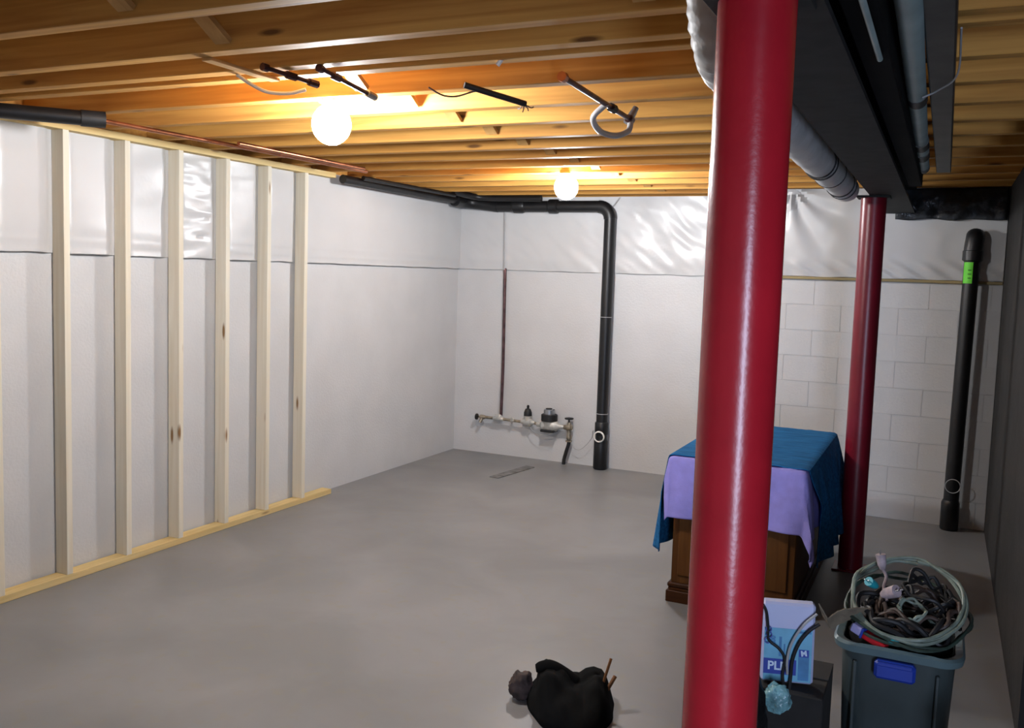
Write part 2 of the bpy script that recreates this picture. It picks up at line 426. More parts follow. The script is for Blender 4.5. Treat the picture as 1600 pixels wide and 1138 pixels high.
column(3.925, -2.0, 'dark red round steel column standing beyond the covered chest', M_red2)

# ------------------------------------------------------------------ drain pipes
PX, PY, PR = 1.583, -0.085, 0.052
dp = thing('drain_pipe', 'black drain pipe with long elbow running down the white back wall', 'pipe', (PX, PY, 0))
obj('vertical_pipe', one(lambda b: tube(b, [(PX, PY, 0.0), (PX, PY, 0.55), (PX, PY, 1.2), (PX, PY, 2.29)], PR, 20)), M_black, dp, smooth=True)
arc = [(PX-0.11+0.11*cos(t), PY, 2.285+0.11*sin(t)) for t in [i*pi/16 for i in range(9)]]
obj('elbow', one(lambda b: tube(b, arc, PR+0.006, 20)), M_black, dp, smooth=True)
obj('horizontal_pipe', one(lambda b: tube(b, [(PX-0.10, PY, 2.396), (0.9, PY, 2.397), (0.42, PY, 2.40)], PR, 20)), M_black, dp, smooth=True)
obj('hub', one(lambda b: lathe(b, [(PR+0.002, 0), (PR+0.012, 0.01), (PR+0.012, 0.10), (PR+0.002, 0.12)], (0.62, PY, 2.40), 'x')), M_black, dp, smooth=True)
obj('hub', one(lambda b: lathe(b, [(PR+0.002, 0), (PR+0.013, 0.01), (PR+0.013, 0.09), (PR+0.002, 0.10)], (0.98, PY, 2.398), 'x')), M_black, dp, smooth=True)
obj('bend', one(lambda b: tube(b, smooth_path([(0.46, PY, 2.40), (0.34, PY, 2.415), (0.20, PY-0.03, 2.43), (0.135, PY-0.12, 2.435), (0.13, PY-0.26, 2.436)], 6), PR+0.005, 18)), M_black, dp, smooth=True)
obj('side_pipe', one(lambda b: tube(b, [(0.13, PY-0.24, 2.436), (0.13, -1.2, 2.440), (0.13, -2.12, 2.446)], 0.034, 16)), M_black, dp, smooth=True)
obj('side_pipe', one(lambda b: tube(b, [(0.215, -0.5, 2.468), (0.21, -1.4, 2.468), (0.20, -1.95, 2.47)], 0.018, 12)), M_black, dp, smooth=True)
obj('branch_stub', one(lambda b: tube(b, [(0.16, PY-0.14, 2.42), (0.16, PY-0.14, 2.56)], 0.03, 14)), M_black, dp, smooth=True)
obj('upper_branch', one(lambda b: tube(b, smooth_path([(0.20, -0.50, 2.50), (0.30, -0.24, 2.475), (0.52, -0.20, 2.465), (0.95, -0.19, 2.46)], 6), 0.03, 14)), M_black, dp, smooth=True)
obj('foot_hub', one(lambda b: lathe(b, [(PR+0.004, 0), (PR+0.012, 0.01), (PR+0.012, 0.26), (PR+0.002, 0.28)], (PX, PY, 0.0))), M_black, dp, smooth=True)
obj('cleanout_hub', one(lambda b: lathe(b, [(PR+0.002, 0.32), (PR+0.010, 0.33), (PR+0.010, 0.43), (PR+0.002, 0.44)], (PX, PY, 0.0))), M_black, dp, smooth=True)
def torus(bm, c, R, r, nrm=(0, -1, 0), n=28, seg=8):
    N = Vector(nrm).normalized(); a = N.cross(Vector((0,0,1)) if abs(N.z) < .9 else Vector((1,0,0))).normalized(); bb = N.cross(a); c = Vector(c)
    P = [c + (a*cos(2*pi*i/n)+bb*sin(2*pi*i/n))*R for i in range(n)]; rings = []
    for i, p in enumerate(P):
        rad = (p-c).normalized()
        rings.append([bm.verts.new(p + (rad*cos(2*pi*k/seg)+N*sin(2*pi*k/seg))*r) for k in range(seg)])
    for i in range(n):
        for k in range(seg):
            bm.faces.new((rings[i][k], rings[i][(k+1)%seg], rings[(i+1)%n][(k+1)%seg], rings[(i+1)%n][k]))
obj('band', one(lambda b: torus(b, (PX, PY, 0.515), PR+0.003, 0.0035, (0, 0, 1))), M_gwire, dp, smooth=True)
obj('band', one(lambda b: torus(b, (PX, PY, 1.40), PR+0.002, 0.003, (0, 0, 1))), M_gwire, dp, smooth=True)

rp = thing('drain_pipe', 'black pipe in the dark right corner with a lime green tag', 'pipe', (4.49, -0.64, 0))
rx, ry = 4.497, -0.63
obj('vertical_pipe', one(lambda b: tube(b, [(rx-0.012, ry, 0.0), (rx, ry, 1.0), (rx+0.012, ry, 2.0)], 0.052, 20)), M_black, rp, smooth=True)
obj('elbow', one(lambda b: tube(b, smooth_path([(rx+0.011, ry, 1.96), (rx+0.013, ry, 2.05), (rx+0.02, ry+0.01, 2.12), (rx+0.022, ry+0.035, 2.14)], 5), 0.062, 18)), M_black, rp, smooth=True)
obj('collar', one(lambda b: lathe(b, [(0.054, 1.955), (0.067, 1.965), (0.067, 2.03), (0.056, 2.04)], (rx+0.012, ry, 0))), M_black, rp, smooth=True)
bm = bmesh.new()
def lab(u, v):
    a = -0.75*pi + (u-0.5)*1.25 + 0.34
    return (rx+0.009+0.0545*cos(a), ry+0.0545*sin(a), 1.80+0.15*v)
grid(bm, 10, 2, lab)
obj('tag', bm, M_lime, rp, smooth=True)['label'] = 'lime green sticker'
M_ink = mat('tag_ink', (0.03, 0.25, 0.02), 0.6)
for q in range(3):
    obj('print_line', one(lambda b: box(b, rx-0.012, rx+0.010, ry-0.0568, ry-0.053, 1.835+q*0.028, 1.841+q*0.028)), M_ink, rp)
obj('foot_hub', one(lambda b: lathe(b, [(0.056, 0), (0.062, 0.01), (0.062, 0.20), (0.054, 0.22)], (rx-0.012, ry, 0))), M_black, rp, smooth=True)
obj('wire_ring', one(lambda b: torus(b, (rx-0.006, ry-0.062, 0.335), 0.05, 0.003)), M_gwire, rp, smooth=True)

# ------------------------------------------------------------------ water meter line
wm = thing('water_meter_line', 'low water line with valves and water meter on the white back wall', 'water meter', (0.8, -0.06, 0))
Y0 = -0.075
obj('pipe', one(lambda b: tube(b, [(0.33, Y0, 0.366), (0.6, Y0, 0.364), (0.80, Y0, 0.358), (1.21, Y0, 0.354)], 0.014, 12)), M_brass, wm, smooth=True)
hv = obj('hose_valve', one(lambda b: (lathe(b, [(0.012, 0), (0.022, 0.01), (0.022, 0.05), (0.012, 0.07)], (0.32, Y0, 0.365), 'x', 14), tube(b, [(0.35, Y0, 0.36), (0.345, Y0-0.012, 0.335), (0.335, Y0-0.02, 0.315)], 0.016, 12))), M_brass, wm, smooth=True)
obj('handwheel', one(lambda b: (lathe(b, [(0.010, -0.02), (0.030, -0.014), (0.030, 0.0), (0.010, 0.004)], (0.296, Y0, 0.363), 'x', 14), tube(b, [(0.29, Y0, 0.363), (0.325, Y0, 0.365)], 0.006, 8))), M_blackm, hv, smooth=True)
obj('tee', one(lambda b: (lathe(b, [(0.018, 0), (0.024, 0.008), (0.024, 0.10), (0.018, 0.11)], (0.47, Y0, 0.366), 'x', 14), tube(b, [(0.53, Y0, 0.37), (0.54, Y0+0.015, 0.40)], 0.024, 14), box(b, 0.485, 0.53, Y0-0.005, Y0+0.005, 0.40, 0.407))), M_lightm, wm, smooth=True)
obj('riser_pipe', one(lambda b: tube(b, smooth_path([(0.545, Y0+0.015, 0.39), (0.538, -0.035, 0.9), (0.53, -0.032, 1.5), (0.525, -0.028, 1.815)], 6), 0.0145, 12)), M_dcopper, wm, smooth=True)
obj('upper_riser', one(lambda b: tube(b, [(0.525, -0.052, 1.80), (0.516, -0.056, 2.36)], 0.0055, 8)), M_gwire, wm, smooth=True)
obj('coupling', one(lambda b: (lathe(b, [(0.014, 0), (0.030, 0.004), (0.030, 0.014), (0.018, 0.02), (0.018, 0.03), (0.014, 0.034)], (0.66, Y0, 0.363), 'x', 8),)), M_lightm, wm)
rg = obj('pressure_regulator', one(lambda b: (lathe(b, [(0.015, -0.075), (0.020, -0.07), (0.020, -0.045), (0.042, -0.035), (0.044, 0.03), (0.024, 0.045), (0.018, 0.07)], (0.84, Y0, 0.362), 'x', 14), lathe(b, [(0.040, 0.0), (0.040, 0.06)], (0.838, Y0, 0.362), 'z', 16))), M_lightm, wm, smooth=True)
obj('bell', one(lambda b: lathe(b, [(0.038, 0.420), (0.038, 0.455), (0.026, 0.488), (0.010, 0.495), (0.012, 0.508), (0.012, 0.520), (0.005, 0.526)], (0.835, Y0, 0), 'z', 16)), M_blackm, rg, smooth=True)
me_ = obj('water_meter', one(lambda b: (lathe(b, [(0.018, -0.13), (0.024, -0.12), (0.024, -0.09), (0.06, -0.06), (0.06, 0.06), (0.026, 0.10), (0.024, 0.13), (0.017, 0.15)], (1.06, Y0, 0.352), 'x', 16), lathe(b, [(0.055, 0.32), (0.066, 0.335), (0.066, 0.41)], (1.06, Y0, 0), 'z', 20))), M_lightm, wm, smooth=True)
obj('register_band', one(lambda b: lathe(b, [(0.070, 0.392), (0.078, 0.397), (0.078, 0.455), (0.070, 0.46)], (1.058, Y0, 0), 'z', 20)), M_blackm, me_, smooth=True)
obj('register_head', one(lambda b: lathe(b, [(0.052, 0.458), (0.052, 0.502), (0.044, 0.506)], (1.055, Y0, 0), 'z', 20)), M_steel, me_, smooth=True)
obj('register_lid', one(lambda b: (lathe(b, [(0.030, 0.506), (0.030, 0.514)], (1.052, Y0, 0), 'z', 16), box(b, 1.09, 1.105, Y0-0.01, Y0+0.01, 0.49, 0.508))), M_blackm, me_, smooth=True)
obj('bottom_plate', one(lambda b: box(b, 0.99, 1.13, Y0-0.06, Y0+0.05, 0.292, 0.316, bev=0.006)), M_blackm, me_)
sv = obj('shutoff_valve', one(lambda b: (lathe(b, [(0.014, -0.06), (0.022, -0.05), (0.022, -0.03), (0.030, -0.02), (0.030, 0.02), (0.02, 0.03)], (1.262, Y0, 0.350), 'x', 14), lathe(b, [(0.022, 0.24), (0.024, 0.26), (0.018, 0.29), (0.022, 0.33), (0.022, 0.37), (0.012, 0.40)], (1.262, Y0, 0), 'z', 14))), M_brass, wm, smooth=True)
obj('handwheel', one(lambda b: (lathe(b, [(0.008, 0.39), (0.008, 0.425), (0.040, 0.43), (0.042, 0.442), (0.008, 0.448)], (1.258, Y0, 0), 'z', 16),)), M_blackm, sv, smooth=True)
obj('supply_pipe', one(lambda b: tube(b, smooth_path([(1.262, Y0, 0.255), (1.262, Y0, 0.20), (1.240, Y0, 0.12), (1.222, Y0, 0.05), (1.218, Y0, 0.0)], 6), 0.017, 12)), M_blackm, wm, smooth=True)
obj('clamp', one(lambda b: box(b, 1.236, 1.29, Y0-0.022, Y0+0.02, 0.215, 0.232, bev=0.004)), M_brass, wm)
obj('bond_wire', one(lambda b: tube(b, smooth_path([(0.87, Y0-0.02, 0.32), (0.92, Y0-0.04, 0.285), (1.0, Y0-0.05, 0.265), (1.08, Y0-0.06, 0.27), (1.13, Y0-0.05, 0.305)], 6), 0.0035, 6)), M_gwire, wm, smooth=True)
gw = thing('ground_wire', 'thin grey wire sagging from the valve to a white coil on the drain pipe', 'wire', (1.4, -0.1, 0.2))
obj('wire', one(lambda b: tube(b, smooth_path([(1.285, Y0-0.01, 0.225), (1.31, Y0, 0.17), (1.37, Y0, 0.155), (1.43, Y0, 0.20), (1.49, Y0, 0.28), (1.525, -0.15, 0.36), (1.55, -0.15, 0.345)], 6), 0.0035, 6)), M_gwire, gw, smooth=True)
obj('coil', one(lambda b: (torus(b, (1.588, -0.158, 0.312), 0.047, 0.006), torus(b, (1.588, -0.166, 0.310), 0.045, 0.004))), M_cable, gw, smooth=True)
tag(obj('floor_strip', one(lambda b: box(b, -0.30, 0.30, -0.045, 0.045, 0.0, 0.008, bev=0.002, mtx=Matrix.Translation((0.965, -0.66, 0)) @ Matrix.Rotation(radians(82), 4, 'Z'))), M_stain), 'flat grey strip lying on the floor before the water meter', 'strip')  # thin strip laid in place of a dark floor mark

# ------------------------------------------------------------------ lit globe bulbs
def bulb(x, y, z, r, label, gm):
    t = thing('ceiling_lamp', label, 'lamp', (x, y, JZ), 'lit bare globe bulbs on the joists')
    obj('lampholder', one(lambda b: lathe(b, [(0.055, JZ-0.003), (0.055, JZ-0.010), (0.030, z+r*0.94), (0.024, z+r*0.86)], (x, y, 0), 'z', 20)), M_porc, t, smooth=True)
    bm = bmesh.new()
    n = 20
    prof = [(max(0.001, r*sin(pi*i/n)), -r*cos(pi*i/n)*1.04) for i in range(n+1)]
    lathe(bm, prof, (x, y, z), 'z', 28)
    obj('globe', bm, gm, t, smooth=True)
bulb(1.89, -4.655, 2.388, 0.085, 'large glaring globe bulb lit under the nearer joists', M_bulb)
bulb(1.86, -1.842, 2.392, 0.085, 'smaller looking lit globe bulb near the back wall', M_bulb2)

# ------------------------------------------------------------------ ceiling pipes, cables
cp = thing('copper_pipe', 'pair of long copper pipes under the joist ends above the stud wall', 'pipe', (0.45, -3.5, 2.45))
obj('tube', one(lambda b: tube(b, [(0.43, -4.68, 2.473), (0.445, -4.1, 2.474), (0.47, -3.2, 2.475), (0.47, -2.3, 2.475)], 0.0125, 10)), M_copper, cp, smooth=True)
obj('tube', one(lambda b: tube(b, [(0.56, -3.75, 2.474), (0.56, -3.1, 2.475), (0.55, -2.45, 2.476)], 0.0125, 10)), M_copper, cp, smooth=True)
obj('fitting', one(lambda b: lathe(b, [(0.016, -0.03), (0.016, 0.03)], (0.468, -3.25, 2.475), 'y', 10)), M_copper, cp, smooth=True)
bs = thing('black_pipe_stub', 'short fat black pipe end above the left end of the stud wall', 'pipe', (0.4, -5.0, 2.45))
obj('stub', one(lambda b: tube(b, [(0.16, -5.35, 2.44), (0.545, -4.755, 2.452)], 0.036, 16)), M_black, bs, smooth=True)
obj('end_cap', one(lambda b: tube(b, [(0.515, -4.80, 2.451), (0.575, -4.708, 2.453)], 0.040, 16)), M_blackm, bs, smooth=True)

def stub(name, pts, r, nuts, label, m=M_dcopper):
    t = thing(name, label, 'pipe', pts[0])
    obj('pipe', one(lambda b: tube(b, pts, r, 12)), m, t, smooth=True)
    P = [Vector(p) for p in pts]
    for f, s, mm in nuts:
        a = P[0].lerp(P[-1], f); d = (P[-1]-P[0]).normalized()
        obj('fitting', one(lambda b: tube(b, [a-d*s, a+d*s], r*1.75, 8)), mm, t)
    return t
stub('pipe_stub', [(2.085, -5.32, 2.478), (2.12, -5.08, 2.466)], 0.0085, [(0.0, 0.012, M_dcopper), (0.52, 0.022, M_dcopper), (0.98, 0.022, M_dcopper)], 'short dark pipe stub with collar left of the brighter bar')
stub('pipe_stub', [(2.28, -5.26, 2.476), (2.265, -4.90, 2.445)], 0.0085, [(0.02, 0.012, M_dcopper), (0.30, 0.022, M_dcopper), (0.97, 0.03, M_steel)], 'shiny pipe stub with square end just above the nearer bulb')
t = stub('pipe_stub', [(3.085, -4.93, 2.462), (3.08, -4.13, 2.442)], 0.0105, [(0.0, 0.014, M_copper), (0.68, 0.022, M_blackm), (0.97, 0.02, M_dcopper)], 'long dark rod with grey hose loop hanging left of the red column')
obj('nozzle', one(lambda b: tube(b, [(3.07, -4.155, 2.425), (3.098, -4.13, 2.495)], 0.016, 12, rfun=lambda q: 0.020-0.007*q)), M_steel, t, smooth=True)
obj('hose', one(lambda b: tube(b, smooth_path([(3.085, -4.47, 2.452), (3.02, -4.44, 2.405), (3.02, -4.36, 2.365), (3.06, -4.28, 2.355), (3.09, -4.20, 2.385), (3.085, -4.155, 2.43)], 7), 0.0125, 10)), M_hose, t, smooth=True)
tag(obj('cable', one(lambda b: tube(b, smooth_path([(1.865, -5.22, 2.487), (1.885, -5.16, 2.46), (1.92, -5.11, 2.440), (1.99, -5.07, 2.438), (2.05, -5.04, 2.455)], 6), 0.0075, 8)), M_cable, smooth=True), 'white cable loop drooping under the joists left of the nearer bulb', 'cable')
tag(obj('cable', one(lambda b: tube(b, smooth_path([(2.915, -5.11, 2.475), (2.945, -5.105, 2.512), (3.0, -5.09, 2.54), (3.04, -5.075, 2.55)], 6), 0.0085, 8)), M_cable, smooth=True), 'short white cable end poking out between the middle joists', 'cable')
t = thing('black_cable', 'black cable stub with frayed end under the lit joists', 'cable', (2.7, -4.75, 2.46))
obj('sheath', one(lambda b: tube(b, smooth_path([(2.62, -4.80, 2.487), (2.68, -4.74, 2.47), (2.75, -4.66, 2.452), (2.79, -4.60, 2.442)], 5), 0.012, 10)), M_blackm, t, smooth=True)
obj('frayed_wires', one(lambda b: [tube(b, smooth_path([(2.785, -4.61, 2.443), (2.78+dx, -4.58, 2.43), (2.775+dx*1.6, -4.57, 2.410+abs(dx))], 4), 0.0025, 5) for dx in (-0.02, -0.006, 0.01, 0.024)]), M_cbrown, t, smooth=True)
tag(obj('thin_wire', one(lambda b: tube(b, smooth_path([(2.46, -4.80, 2.487), (2.50, -4.76, 2.462), (2.55, -4.74, 2.458), (2.62, -4.75, 2.468), (2.66, -4.75, 2.474)], 5), 0.0035, 6)), M_cbrown, smooth=True), 'thin brown wire sagging beside the frayed black cable', 'wire')
# small wire hanging from sill to the elbow
tag(obj('hanging_wire', one(lambda b: tube(b, [(1.655, -0.06, 2.478), (1.60, -0.07, 2.40)], 0.0035, 6)), M_gwire), 'short dark wire between the joists and the black elbow', 'wire')

# ------------------------------------------------------------------ ducts on the right
fd = thing('flexible_duct', 'white flexible duct with black strap marks beside the steel beam', 'duct', (3.79, -4, 2.33))
path = smooth_path([(3.80, -5.70, 2.715), (3.80, -5.70, 2.56), (3.80, -5.68, 2.44), (3.80, -5.60, 2.36), (3.80, -5.46, 2.33), (3.795, -4.9, 2.33), (3.79, -4.2, 2.33), (3.785, -3.4, 2.33), (3.78, -2.6, 2.33), (3.775, -2.13, 2.33)], 12)
NP = len(path)
bm = bmesh.new()
tube(bm, path, 0.075, 28, cap=True, rfun=lambda q: 0.074+0.0025*sin(q*170)+0.003*noise.noise((q*40, 1, 2)))
for v in bm.verts:
    v.co += Vector((0.004*noise.noise(v.co*Vector((9, 14, 9)) if False else Vector((v.co.x*12, v.co.y*9, v.co.z*12))), 0, 0.005*noise.noise(Vector((v.co.x*11+5, v.co.y*8, v.co.z*11)))))
obj('sleeve', bm, M_sleeve, fd, smooth=True)
def strap_on(y, tilt, m=M_blackm, r=0.0785):
    c = min(path, key=lambda p: abs(p.y-y))
    obj('strap', one(lambda b: torus(b, (c.x, y, c.z), r, 0.0035, (tilt, 1, tilt*0.4), 32, 6)), m, fd, smooth=True)
for y, tl in ((-3.50, 0.25), (-3.42, 0.15), (-3.05, -0.1), (-2.52, 0.1), (-2.38, 0.0)): strap_on(y, tl)
vp = thing('vent_pipe', 'pale green plastic pipe with taped joints in the dark right ceiling', 'pipe', (4.22, -4.5, 2.4))
obj('pipe', one(lambda b: tube(b, [(4.245, -8.2, 2.40), (4.235, -5.6, 2.40), (4.222, -4.55, 2.402), (4.20, -2.55, 2.405)], 0.03, 18)), M_teal, vp, smooth=True)
for ya, yb, rr in ((-4.62, -4.50, 0.0325), (-3.55, -3.38, 0.033), (-3.2, -3.02, 0.033), (-2.62, -2.52, 0.032)):
    fa = (ya+5.6)/(5.6-2.55); x = 4.235-0.035*fa
    obj('tape_band', one(lambda b: tube(b, [(x, ya, 2.4025), (x-0.001, yb, 2.403)], rr, 18)), M_ductm, vp, smooth=True)
tag(obj('thin_pipe', one(lambda b: tube(b, [(4.165, -8.0, 2.325), (4.168, -5.50, 2.325)], 0.0075, 10)), M_teal, smooth=True), 'thin pale pipe ending beside the steel beam at upper right', 'pipe')
tag(obj('gap_box', one(lambda b: box(b, 4.118, 4.192, -9.0, -2.2, 2.335, 2.4875, bev=0.004)), M_gapblack), 'black box filling the dark gap along the right side of the steel beam', 'duct')  # black box added to fill the dark gap and block bounce light
tag(obj('metal_duct', one(lambda b: box(b, 4.262, 4.335, -9.0, -2.3, 2.40, 2.4875, bev=0.004)), M_ductm), 'narrow dull metal duct beside the pale green pipe overhead', 'duct')
tag(obj('hanging_wire', one(lambda b: tube(b, smooth_path([(4.345, -5.2, 2.46), (4.342, -4.9, 2.40), (4.29, -4.75, 2.385), (4.245, -4.72, 2.37)], 6), 0.003, 6)), M_gwire, smooth=True), 'thin wire looping under the dull metal duct', 'wire')

# ------------------------------------------------------------------ covered chest
CX0, CX1, CY0, CY1, CZ = 3.075, 3.755, -3.15, -1.80, 0.80
ch = thing('wooden_chest', 'dark walnut chest draped with lavender and blue cloths', 'chest', ((CX0+CX1)/2, (CY0+CY1)/2, 0))
obj('body', one(lambda b: box(b, CX0+0.015, CX1-0.015, CY0+0.012, CY1-0.012, 0.10, CZ-0.025, bev=0.004)), M_chest, ch)
obj('top', one(lambda b: box(b, CX0, CX1, CY0, CY1, CZ-0.025, CZ, bev=0.005)), M_chest, ch)
obj('plinth', one(lambda b: (box(b, CX0-0.005, CX1+0.005, CY0-0.012, CY1+0.005, 0.0, 0.065, bev=0.004), box(b, CX0+0.005, CX1-0.005, CY0+0.0, CY1-0.005, 0.065, 0.082, bev=0.003), box(b, CX0, CX1, CY0-0.006, CY1, 0.082, 0.108, bev=0.006))), M_chest2, ch)
obj('panel', one(lambda b: box(b, CX0+0.05, CX1-0.05, CY0+0.002, CY0+0.014, 0.15, CZ-0.06, bev=0.004)), M_chest, ch)
def drape(name, m, s0, s1, t0, t1, lift, flare, label, amp, seed, ns=90, nt=80, skew=0.0):
    """flat cloth over the chest: s from the left edge, t from the front edge"""
    Wd, Dp = CX1-CX0, CY1-CY0
    b = bmesh.new()
    def fn(u, v):
        s = s0+(s1-s0)*u; t = t0+(t1-t0)*v
        if s > Wd: t += skew*min(s-Wd, 0.3)*(1-v)**2
        ox = (s-Wd) if s > Wd else (s if s < 0 else 0.0)
        oy = (t-Dp) if t > Dp else (t if t < 0 else 0.0)
        x = CX0+min(max(s, 0), Wd); y = CY0+min(max(t, 0), Dp); z = CZ+lift
        dr = hypot(ox, oy)
        if dr > 0:
            cx_, cy_ = ox/dr, oy/dr
            r0 = 0.018
            if dr < r0*pi/2:
                off = r0*sin(dr/r0); down = r0*(1-cos(dr/r0))
            else:
                off = r0; down = r0 + (dr-r0*pi/2)
            q = max(0, down-0.02)
            corner = 2*abs(cx_*cy_)
            run = s*cx_*0+ (t if abs(cx_) > abs(cy_) else s)
            off += lift + flare*min(1, q*5) + amp*q*(1+sin(run*21+seed+2*noise.noise((run*3, q*2, seed)))) + 0.10*corner*min(q, 0.35)
            x += cx_*off; y += cy_*off; z -= down
            x += amp*0.3*q*sin(run*15+seed*2)*abs(cy_)
        else:
            z += 0.004*noise.noise((s*9, t*9, seed)) + 0.004*(1+noise.noise((s*30, t*4, seed+3)))*amp*8
        z = max(z, 0.015)
        return (x, y, z)
    grid(b, ns, nt, fn)
    o = obj(name, b, m, smooth=True, solid=0.004)
    return tag(o, label, 'cloth')
drape('lavender_cloth', M_lav, -0.13, CX1-CX0+0.36, -0.33, 0.34, 0.004, 0.012, 'lavender cloth hanging over the front of the wooden chest', 0.05, 1.0)
drape('blue_cloth', M_blue, -0.56, CX1-CX0+0.58, 0.012, CY1-CY0+0.25, 0.012, 0.030, 'wrinkled blue cloth covering the top and side of the wooden chest', 0.06, 4.2, ns=110, nt=80, skew=0.75)

# ------------------------------------------------------------------ storage tote with cables
TX, TY = 4.285, -4.50
st = thing('storage_tote', 'grey plastic storage tote with blue handle heaped with cables', 'tote', (TX, TY, 0))
def rrect(hx, hy, r, n=8):
    out = []
    for cx_, cy_, a0 in ((hx-r, hy-r, 0), (-hx+r, hy-r, pi/2), (-hx+r, -hy+r, pi), (hx-r, -hy+r, 1.5*pi)):
        for k in range(n+1):
            a = a0+k*pi/2/n; out.append((cx_+r*cos(a), cy_+r*sin(a)))
    return out
def loft(bm, rings, close_bottom=True):
    R = [[bm.verts.new(p) for p in ring] for ring in rings]; n = len(R[0])
    for i in range(len(R)-1):
        for k in range(n): bm.faces.new((R[i][k], R[i][(k+1)%n], R[i+1][(k+1)%n], R[i+1][k]))
    if close_bottom: bm.faces.new(R[0][::-1])
    return R
RZ = 0.53
def ring(hx, hy, z, r=0.09, wave=0.0):
    return [(TX+x, TY+y, z + (wave*exp(-(x/0.10)**2) if y < 0 else 0)) for x, y in rrect(hx, hy, r)]
bm = bmesh.new()
R = loft(bm, [ring(0.158, 0.155, 0.002), ring(0.165, 0.16, 0.02), ring(0.182, 0.18, RZ-0.05), ring(0.188, 0.186, RZ-0.01), ring(0.180, 0.178, RZ-0.012), ring(0.16, 0.156, 0.03)])
bm.faces.new(R[-1])
obj('tub', bm, M_tote, st, smooth=True)
bm = bmesh.new()
loft(bm, [ring(0.187, 0.185, RZ-0.03), ring(0.206, 0.204, RZ-0.026, wave=0.012), ring(0.210, 0.208, RZ-0.004, wave=0.026), ring(0.202, 0.200, RZ+0.004, wave=0.028), ring(0.181, 0.179, RZ-0.004, wave=0.02)], close_bottom=False)
obj('rim', bm, M_rim, st, smooth=True)
hd = obj('handle', one(lambda b: (box(b, TX-0.068, TX+0.062, TY-0.226, TY-0.186, RZ-0.092, RZ-0.028, bev=0.010),)), M_handle, st)
obj('grip', one(lambda b: box(b, TX-0.058, TX+0.052, TY-0.232, TY-0.222, RZ-0.044, RZ-0.030, bev=0.003)), M_navy, hd)
for k in (0, 1): obj('rib', one(lambda b: box(b, TX-0.13+0.26*k-0.006, TX-0.13+0.26*k+0.006, TY-0.186, TY-0.17, 0.03, RZ-0.06, bev=0.003)), M_tote, st)

def coil(name, c, rx_, ry_, tilt, loops, m, label, r=0.0065, jit=0.012, seed=1, group=None):
    rnd = random.Random(seed); P = []
    n = loops*14
    ph = rnd.uniform(0, 6)
    for i in range(n+1):
        a = 2*pi*i/14 + ph; k = i/n
        s = 1 + rnd.uniform(-jit, jit)*3
        x = rx_*s*cos(a); y = ry_*s*sin(a); z = 0.004*loops*k + rnd.uniform(-jit, jit)*0.6
        P.append(Vector(c) + Vector((x, y, z)) + Vector((0, 0, tilt[0]*x + tilt[1]*y)))
    o = obj(name, one(lambda b: tube(b, smooth_path(P, 4), r, 7)), m, smooth=True)
    return tag(o, label, 'cable', group)
zc = RZ+0.085
coil('cord_coil', (4.30, -4.49, zc+0.035), 0.185, 0.20, (0.0, 0.42), 3, M_cord, 'wide loops of pale green cord lying on top of the cable heap', 0.0065, 0.014, 3)
coil('cord_coil', (4.30, -4.49, zc+0.0), 0.20, 0.205, (-0.05, 0.28), 2, M_cordd, 'dark green cord loops just beneath the pale green loops on the tote', 0.006, 0.02, 8)
coil('cord_coil', (4.32, -4.58, zc+0.03), 0.045, 0.04, (0.0, 0.5), 2, M_cord, 'small round cord loop standing in the middle of the cable heap', 0.005, 0.02, 5)
coil('cord_coil', (4.34, -4.50, zc-0.0), 0.13, 0.12, (0.05, 0.1), 4, M_cbrown, 'tangled brown cable filling the middle of the tote heap', 0.007, 0.06, 11)
coil('cord_coil', (4.30, -4.52, zc-0.03), 0.15, 0.14, (0.0, 0.05), 5, M_blackm, 'tangled black cable at the bottom of the tote heap', 0.009, 0.07, 21)
coil('cord_coil', (4.37, -4.44, zc+0.05), 0.08, 0.10, (-0.25, 0.15), 3, M_blackm, 'black cable coil raised at the right of the tote heap', 0.007, 0.05, 31)
# heap body under the coils
bm = bmesh.new()
def heap(u, v):
    a = 2*pi*u; rr = v
    x = TX+0.172*rr*cos(a); y = TY+0.165*rr*sin(a)
    return (x, y, RZ-0.03 + 0.11*(1-rr**2) + 0.018*noise.noise((x*22, y*22, 3)))
grid(bm, 40, 14, heap); bmesh.ops.remove_doubles(bm, verts=bm.verts[:], dist=0.0005)
bmesh.ops.translate(bm, verts=bm.verts[:], vec=(0, 0, 0))
tag(obj('cable_heap', bm, M_dark, smooth=True, solid=0.01), 'matted dark heap of wires filling the grey tote', 'cables')

def plug(name, p, d, r, m, label, prongs=True, m2=None):
    t = thing(name, label, 'plug', p); P = Vector(p); D = Vector(d).normalized()
    obj('body', one(lambda b: tube(b, [P-D*r*1.6, P-D*r*0.6, P+D*r, P+D*r*1.5], r, 12, rfun=lambda q: r*(0.55+0.45*min(1, q*2.2)))), m, t, smooth=True)
    if prongs:
        sd = D.cross(Vector((0, 0, 1))).normalized()*r*0.45
        obj('prong', one(lambda b: [tube(b, [P+D*r*1.5+s, P+D*r*2.4+s], r*0.13, 6) for s in (sd, -sd)]), m2 or M_steel, t)
    return t
plug('power_plug', (4.185, -4.52, 0.70), (-0.4, -0.6, 0.4), 0.017, M_tealp, 'teal plug on the left of the cable heap')
plug('power_plug', (4.245, -4.56, 0.69), (0.5, -0.4, 0.35), 0.022, M_pinkw, 'pinkish white plug in the middle of the cable heap')
plug('power_plug', (4.205, -4.40, 0.752), (-0.2, 0.0, 1), 0.018, M_pinkw, 'whitish plug standing up at the top of the cable heap')
